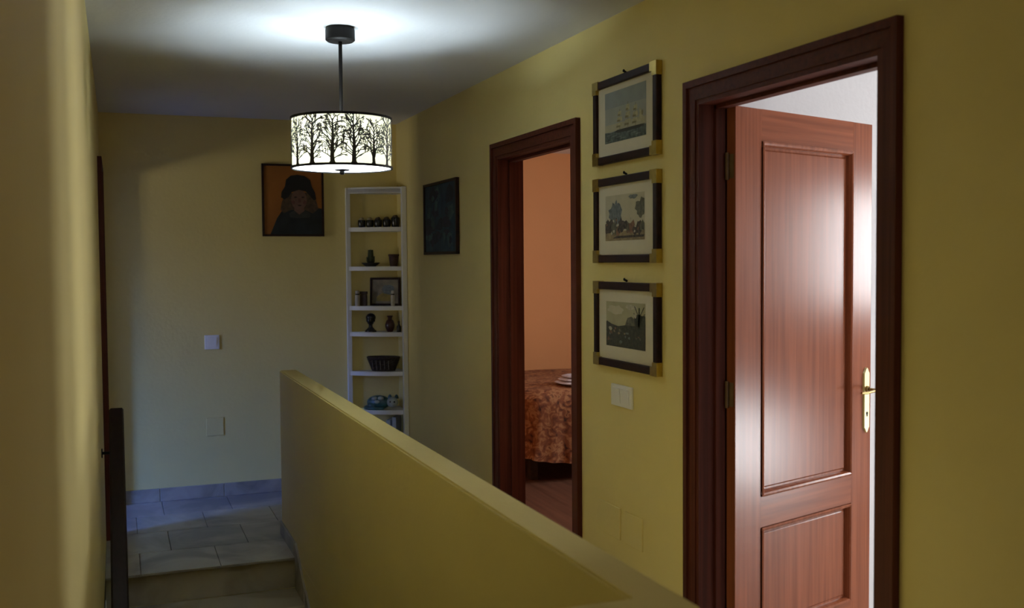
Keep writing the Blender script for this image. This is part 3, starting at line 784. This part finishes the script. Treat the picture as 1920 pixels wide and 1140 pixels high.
# dark little jars with pale contents
jl = ['leftmost dark little pot on the top shelf, pale filling', 'second dark little pot from the left on the top shelf', 'middle one of five dark little pots on the top shelf', 'fourth dark little pot from the left on the top shelf', 'rightmost and tallest dark little pot on the top shelf']
flat('pot_fill_pale', (.34, .29, .17), .3, 60); flat('pot_fill_dark', (.07, .045, .025), .4, 60); flat('brown_clay', (.055, .022, .015), .3, 40); flat('plant_green', (.035, .045, .014), .4, 60); flat('dark_dish', (.02, .018, .013), .3, 40); flat('cream_ceramic', (.45, .42, .36), .08, 30); flat('dark_box_wood', (.05, .028, .016), .3, 30); flat('dark_red_glaze', (.045, .012, .010), .3, 30, .3); flat('wicker', (.03, .019, .013), .5, 70); flat('wicker_pale', (.12, .10, .085), .4, 70); flat('teal_glaze', (.03, .10, .11), .5, 14, .3); flat('pale_glaze', (.36, .40, .37), .1, 20, .3); flat('pale_slab', (.38, .44, .54), .06, 10); flat('photo_grey', (.20, .17, .12), .3, 20); flat('photo_yellow', (.24, .18, .04), .3, 20)
for i, (x, y, r, h) in enumerate([(1.555, 6.842, .026, .05), (1.606, 6.822, .026, .05), (1.656, 6.795, .027, .052), (1.708, 6.766, .028, .054), (1.762, 6.740, .029, .066)]):
    o = tag(empty('little_pot', (x, y, SURF[1])), jl[i], 'pot', 'dark little pots on the top shelf')
    MB().lathe([(0, 0), (r*.8, 0), (r, h*.4), (r, h*.9), (r*.93, h), (r*.86, h*.97), (r*.8, h*.85), (0, h*.85)], 20).build('pot_body', 'glass_dark', o, True)
    MB().ell((0, 0, h*.88), (r*.78, r*.78, .024), 14, 8, f=lambda p: p*(1+.12*math.sin(7*p.x+5*p.y))).build('filling', 'pot_fill_pale' if i in (0, 1) else 'pot_fill_dark', o, True)
# plant in dish
o = tag(empty('potted_plant', (1.606, 6.815, SURF[2])), 'small green cactus standing in a dark dish on second shelf', 'plant')
MB().lathe([(0, 0), (.034, 0), (.060, .022), (.062, .026), (.056, .025), (.032, .008), (0, .008)], 24).build('dish', 'dark_dish', o, True)
MB().lathe([(0, .008), (.03, .010), (.024, .030), (.018, .036), (0, .036)], 18).build('soil_mound', 'dark_dish', o, True)
MB().lathe([(0, .03), (.017, .032), (.019, .06), (.016, .112), (.010, .110), (0, .115)], 24, wob=lambda a, j: .12*math.cos(8*a)).build('cactus_stem', 'plant_green', o, True)
for sx, sy, h in ((-.024, -.01, .035), (.024, .012, .04)):
    MB().tube([(sx*.5, sy*.5, .025), (sx, sy, .035), (sx*1.2, sy*1.2, .03+h)], [.006, .007, .003], 8).build('offshoot', 'plant_green', o, True)
o = tag(empty('brown_cup', (1.747, 6.740, SURF[2])), 'reddish brown tapered cup on second shelf beside the cactus', 'cup')
MB().lathe([(0, 0), (.024, 0), (.026, .004), (.034, .074), (.034, .079), (.031, .079), (.024, .008), (0, .008)], 24).build('cup_body', 'brown_clay', o, True)
MB().lathe([(.034, .068), (.0365, .070), (.0365, .080), (.034, .082), (.0305, .080), (.0305, .070)], 24, closed=True).build('cup_rim', 'brown_clay', o, True)
# shelf 3
fa = math.atan2(-.205, .346)
o = tag(empty('small_framed_photo', (1.700, 6.806, SURF[3]), fa), 'small dark framed photo leaning on the third shelf', 'photo frame')
tilt = .05
def tl(mm): mm.v = [(x, y+z*tilt, z) for x, y, z in mm.v]; return mm
for x0, x1, za, zb in ((-.105, -.092, 0, .19), (.092, .105, 0, .19), (-.092, .092, 0, .014), (-.092, .092, .176, .19)):
    tl(MB().bbox(x0, x1, -.008, .006, za, zb, .002)).build('frame_bar', 'frame', o)
tl(MB().box(-.094, .094, 0, .005, .012, .178)).build('photo', 'photo_grey', o)
m = MB(); m.poly([(-.06, .03), (.05, .03), (.05, .07), (-.02, .085), (-.06, .06)], -.0006, 0); m.poly(blob(.02, .11, .04, .035, 14, .2, 6), -.0004, 1)
tl(m)
me = bpy.data.meshes.new('photo_figures'); me.from_pydata(m.v, [], m.f); me.materials.append(M['photo_yellow']); me.materials.append(M['print_blue_tree'])
for p, i in zip(me.polygons, m.mi): p.material_index = i
bo = bpy.data.objects.new('photo_figures', me); COL.objects.link(bo); bo.parent = o
def bottle(label, x, y, z, r, h):
    o = tag(empty('cream_bottle', (x, y, z)), label, 'bottle', 'cream bottles on the third shelf')
    MB().lathe([(0, 0), (r*.95, 0), (r, .004), (r, h*.66), (r*.8, h*.72), (0, h*.72)], 20).build('bottle_body', 'cream_ceramic', o, True)
    MB().lathe([(0, h*.72), (r*.86, h*.72), (r*.86, h*.80), (0, h*.80)], 20).build('bottle_band', 'dark_dish', o, True)
    MB().lathe([(0, h*.80), (r*.85, h*.80), (r*.8, h*.97), (r*.6, h), (0, h)], 20).build('bottle_cap', 'cream_ceramic', o, True)
bottle('cream bottle with dark band left of the small framed photo', 1.515, 6.828, SURF[3], .017, .105)
bottle('slim cream bottle standing in front of the small framed photo', 1.728, 6.707, SURF[3], .013, .104)
o = tag(empty('wooden_box', (1.560, 6.836, SURF[3]), fa), 'small dark brown box between cream bottle and framed photo', 'box')
MB().bbox(-.022, .022, -.015, .015, 0, .078, .003).build('box_body', 'dark_box_wood', o)
MB().bbox(-.024, .024, -.017, .017, .079, .097, .003).build('lid', 'dark_box_wood', o)
# shelf 4
o = tag(empty('bust_figurine', (1.600, 6.815, SURF[4]), fa), 'small black head bust figurine on the fourth shelf', 'figurine')
MB().lathe([(0, 0), (.040, 0), (.040, .008), (.032, .014), (.022, .024), (.014, .034), (.013, .050), (0, .05)], 24, sy=.75).build('base', 'glass_dark', o, True)
m = MB(); m.ell((0, 0, .080), (.027, .030, .038), 18, 12, f=lambda p: Vector((p.x*(1-.18*max(0, -p.z)), p.y-.10*(p.y < 0)*max(0, 1-abs(p.z*2+.3)), p.z)))
m.ell((0, -.031, .076), (.005, .007, .009), 8, 6); m.ell((.027, .002, .078), (.004, .008, .011), 8, 6); m.ell((-.027, .002, .078), (.004, .008, .011), 8, 6)
hd = m.build('head', 'glass_dark', o, True)
MB().ell((0, .006, .096), (.034, .034, .030), 18, 10).build('hair', 'glass_dark', hd, True)
o = tag(empty('red_vase', (1.718, 6.752, SURF[4])), 'dark red round vase on the fourth shelf beside the bust', 'vase')
MB().lathe([(0, 0), (.018, 0), (.020, .004), (.032, .03), (.033, .05), (.024, .075), (.014, .085), (.014, .096), (.019, .105), (.017, .106), (.012, .096), (.011, .085), (0, .08)], 24).build('vase_body', 'dark_red_glaze', o, True)
MB().lathe([(.019, .103), (.021, .106), (.019, .109), (.016, .107)], 20, closed=True).build('vase_rim', 'dark_red_glaze', o, True)
o = tag(empty('dark_bottle', (1.768, 6.706, SURF[4])), 'tiny dark flask at the right end of the fourth shelf', 'bottle')
MB().lathe([(0, 0), (.014, 0), (.0155, .005), (.0155, .036), (.007, .050), (.006, .06), (0, .06)], 16).build('flask_body', 'glass_dark', o, True)
MB().lathe([(0, .06), (.008, .06), (.008, .07), (.006, .073), (0, .073)], 14).build('stopper', 'dark_box_wood', o, True)
# shelf 5 basket
o = tag(empty('wicker_basket', (1.676, 6.776, SURF[5]), fa), 'dark oval wicker basket on the fifth shelf', 'basket')
m = MB()
for k in range(9):
    z = .006+.0095*k; rx = .078+.030*k/8; ry = .040+.016*k/8
    n = 40
    pts = [((rx+.0022*math.sin(PI*i+PI*k))*math.cos(2*PI*i/n), (ry+.0022*math.sin(PI*i+PI*k))*math.sin(2*PI*i/n), z+.002*(-1)**(i+k)) for i in range(n)]
    m.tube(pts+[pts[0]], .0048, 6)
wv = m.build('woven_wall', 'wicker', o, True)
m = MB(); m.lathe([(0, 0), (.078, 0), (.080, .004), (0, .005)], 32, sy=.51); m.build('basket_bottom', 'wicker', o)
n = 40; m = MB(); pts = [(.110*math.cos(2*PI*i/n), .057*math.sin(2*PI*i/n), .092) for i in range(n)]; m.tube(pts+[pts[0]], .007, 8); m.build('basket_rim', 'wicker', wv, True)
m = MB()
for i in range(5): m.tube([(-.06+.027*i, -.047+.0022*abs(i-2)**1.5, .012), (-.062+.028*i, -.060+.0022*abs(i-2)**1.5, .075)], .0035, 6)
m.build('pale_stakes', 'wicker_pale', wv)
# shelf 6 figurine
o = tag(empty('animal_figurine', (1.668, 6.772, SURF[6]), fa), 'teal glazed curled animal figurine with pale face on the sixth shelf', 'figurine')
m = MB(); m.ell((-.030, 0, .047), (.082, .048, .048), 24, 14, f=lambda p: Vector((p.x, p.y, p.z if p.z > -.9 else -.98)))
m.ell((-.065, -.02, .026), (.040, .036, .027), 16, 10); m.build('body', 'teal_glaze', o, True)
m = MB(); m.ell((.070, -.012, .050), (.038, .036, .036), 20, 12); m.ell((.084, -.040, .040), (.019, .015, .015), 12, 8); hd = m.build('head', 'pale_glaze', o, True)
for sx in (.050, .096):
    MB().lathe([(.016, 0), (.013, .014), (.008, .024), (0, .029)], 12, c=(sx, -.004, .074), sy=.55).build('ear', 'teal_glaze', hd, True)
for sx in (.064, .092): MB().ell((sx, -.044, .056), (.006, .004, .007), 10, 8).build('eye', 'glass_dark', hd, True)
m = MB(); m.tube([(-.10, .0, .02), (-.112, -.03, .014), (-.085, -.052, .012), (-.03, -.056, .012), (.02, -.05, .012)], [.013, .013, .012, .011, .008], 10); m.build('tail', 'teal_glaze', o, True)
m = MB()
for i, (x, z) in enumerate(((-.05, .075), (-.005, .078), (-.03, .055))): m.ell((x, -.030-.004*i, z), (.022, .016, .014), 12, 8)
m.build('pale_patch', 'pale_glaze', o, True)
for i, (x, y, h, lb) in enumerate(((1.722, 6.772, .225, 'pale bluish upright slab on the lowest visible shelf, left one'), (1.757, 6.752, .245, 'taller pale bluish upright slab on the lowest visible shelf'))):
    o = tag(empty('pale_book', (x, y, SURF[7]), fa), lb, 'book', 'pale books low in the corner shelf')
    m = MB(); m.bbox(-.014, -.011, -.06, .06, 0, h, .001); m.bbox(.011, .014, -.06, .06, 0, h, .001); m.bbox(-.014, .014, -.064, -.060, 0, h, .001); m.build('cover', 'pale_slab', o)
    MB().box(-.0108, .0108, -.0598, .056, .003, h-.003).build('pages', 'mat', o)

# ------------------------------------------------------------------ bed in the orange room
bed = tag(empty('bed', (3.52, 7.12, 0)), 'bed under an orange brown patterned bedspread in the orange bedroom', 'bed')
M['spread'] = patterned('orange_brown_bedspread', [(.035, .012, .006), (.16, .05, .018), (.24, .085, .03), (.42, .21, .09), (.13, .04, .016)], 17)
LXb, LYb = 1.0, .70
m = MB()
NR = 180
rings = []
def rrect(u, rx, ry, r=.16):
    # point at fraction u of a rounded rectangle
    r = min(r, rx, ry); a, b = 2*(rx-r), 2*(ry-r); c = PI*r/2; L = 2*a+2*b+4*c; d = u*L
    segs = [(b, 'l', (rx, -ry+r), (0, 1)), (c, 'c', (rx-r, ry-r), 0), (a, 'l', (rx-r, ry), (-1, 0)), (c, 'c', (-rx+r, ry-r), PI/2),
            (b, 'l', (-rx, ry-r), (0, -1)), (c, 'c', (-rx+r, -ry+r), PI), (a, 'l', (-rx+r, -ry), (1, 0)), (c, 'c', (rx-r, -ry+r), 1.5*PI)]
    for ln_, k, p, q_ in segs:
        if d <= ln_+1e-9:
            if k == 'l': return (p[0]+q_[0]*d, p[1]+q_[1]*d)
            t = q_+d/r; return (p[0]+r*math.cos(t), p[1]+r*math.sin(t))
        d -= ln_
    return (rx, -ry+r)
prof = [(.02, .625), (.5, .63), (.86, .625), (.95, .612), (.99, .575), (1.0, .50), (1.0, .42), (1.01, .30), (1.02, .20), (1.03, .13)]
for k, (sc, z) in enumerate(prof):
    rg = []
    for i in range(NR):
        t = 2*PI*(i+.5)/NR
        x, y = rrect(i/NR, LXb*sc, LYb*sc)
        dn = max(0, (.6-z)/.5)
        wv_ = .016*dn*math.sin(i*1.9)+.010*dn*math.sin(i*.7)
        q = math.hypot(x, y) or 1
        zz = z+(.03*math.sin(x*4+1.2)*dn if k == len(prof)-1 else 0)+(.012*math.sin(x*5)*math.sin(y*6) if k < 3 else 0)
        if k == len(prof)-1: zz += .06*max(0, min(1, (-.45-x)/.5))
        rg.append((x+x/q*wv_, y+y/q*wv_, zz))
    rings.append(rg)
vs = sum(rings, []); fs = []
for k in range(len(prof)-1):
    for i in range(NR): fs.append((k*NR+i, (k+1)*NR+i, (k+1)*NR+(i+1) % NR, k*NR+(i+1) % NR))
fs.append(tuple(range(NR)))
m.add(vs, fs); m.build('bedspread', 'spread', bed, True)
MB().bbox(-.90, .90, -.60, .60, .36, .57, .05).build('mattress', 'plastic', bed)
MB().bbox(-.90, .90, -.60, .60, .24, .36, .01).build('bed_base', 'dark_box_wood', bed)
for sx in (-1, 1):
    for sy in (-1, 1): MB().bbox(sx*.84-.03, sx*.84+.03, sy*.54-.03, sy*.54+.03, 0, .24, .005).build('leg', 'dark_box_wood', bed)
M['lilac'] = patterned('lilac_cotton', [(.42, .38, .48), (.62, .60, .70), (.72, .70, .78)], 14)
o = tag(empty('folded_sheet', (3.10, 6.66, .639)), 'pale lilac folded cloth lying on the bedspread', 'cloth')
for k in range(3):
    MB().ell((.01*k, .012*k, .012+.020*k), (.19-.02*k, .14-.015*k, .013), 24, 8, f=lambda p: Vector((math.copysign(abs(p.x)**.6, p.x), math.copysign(abs(p.y)**.6, p.y), p.z))).build('fold', 'lilac', o, True)
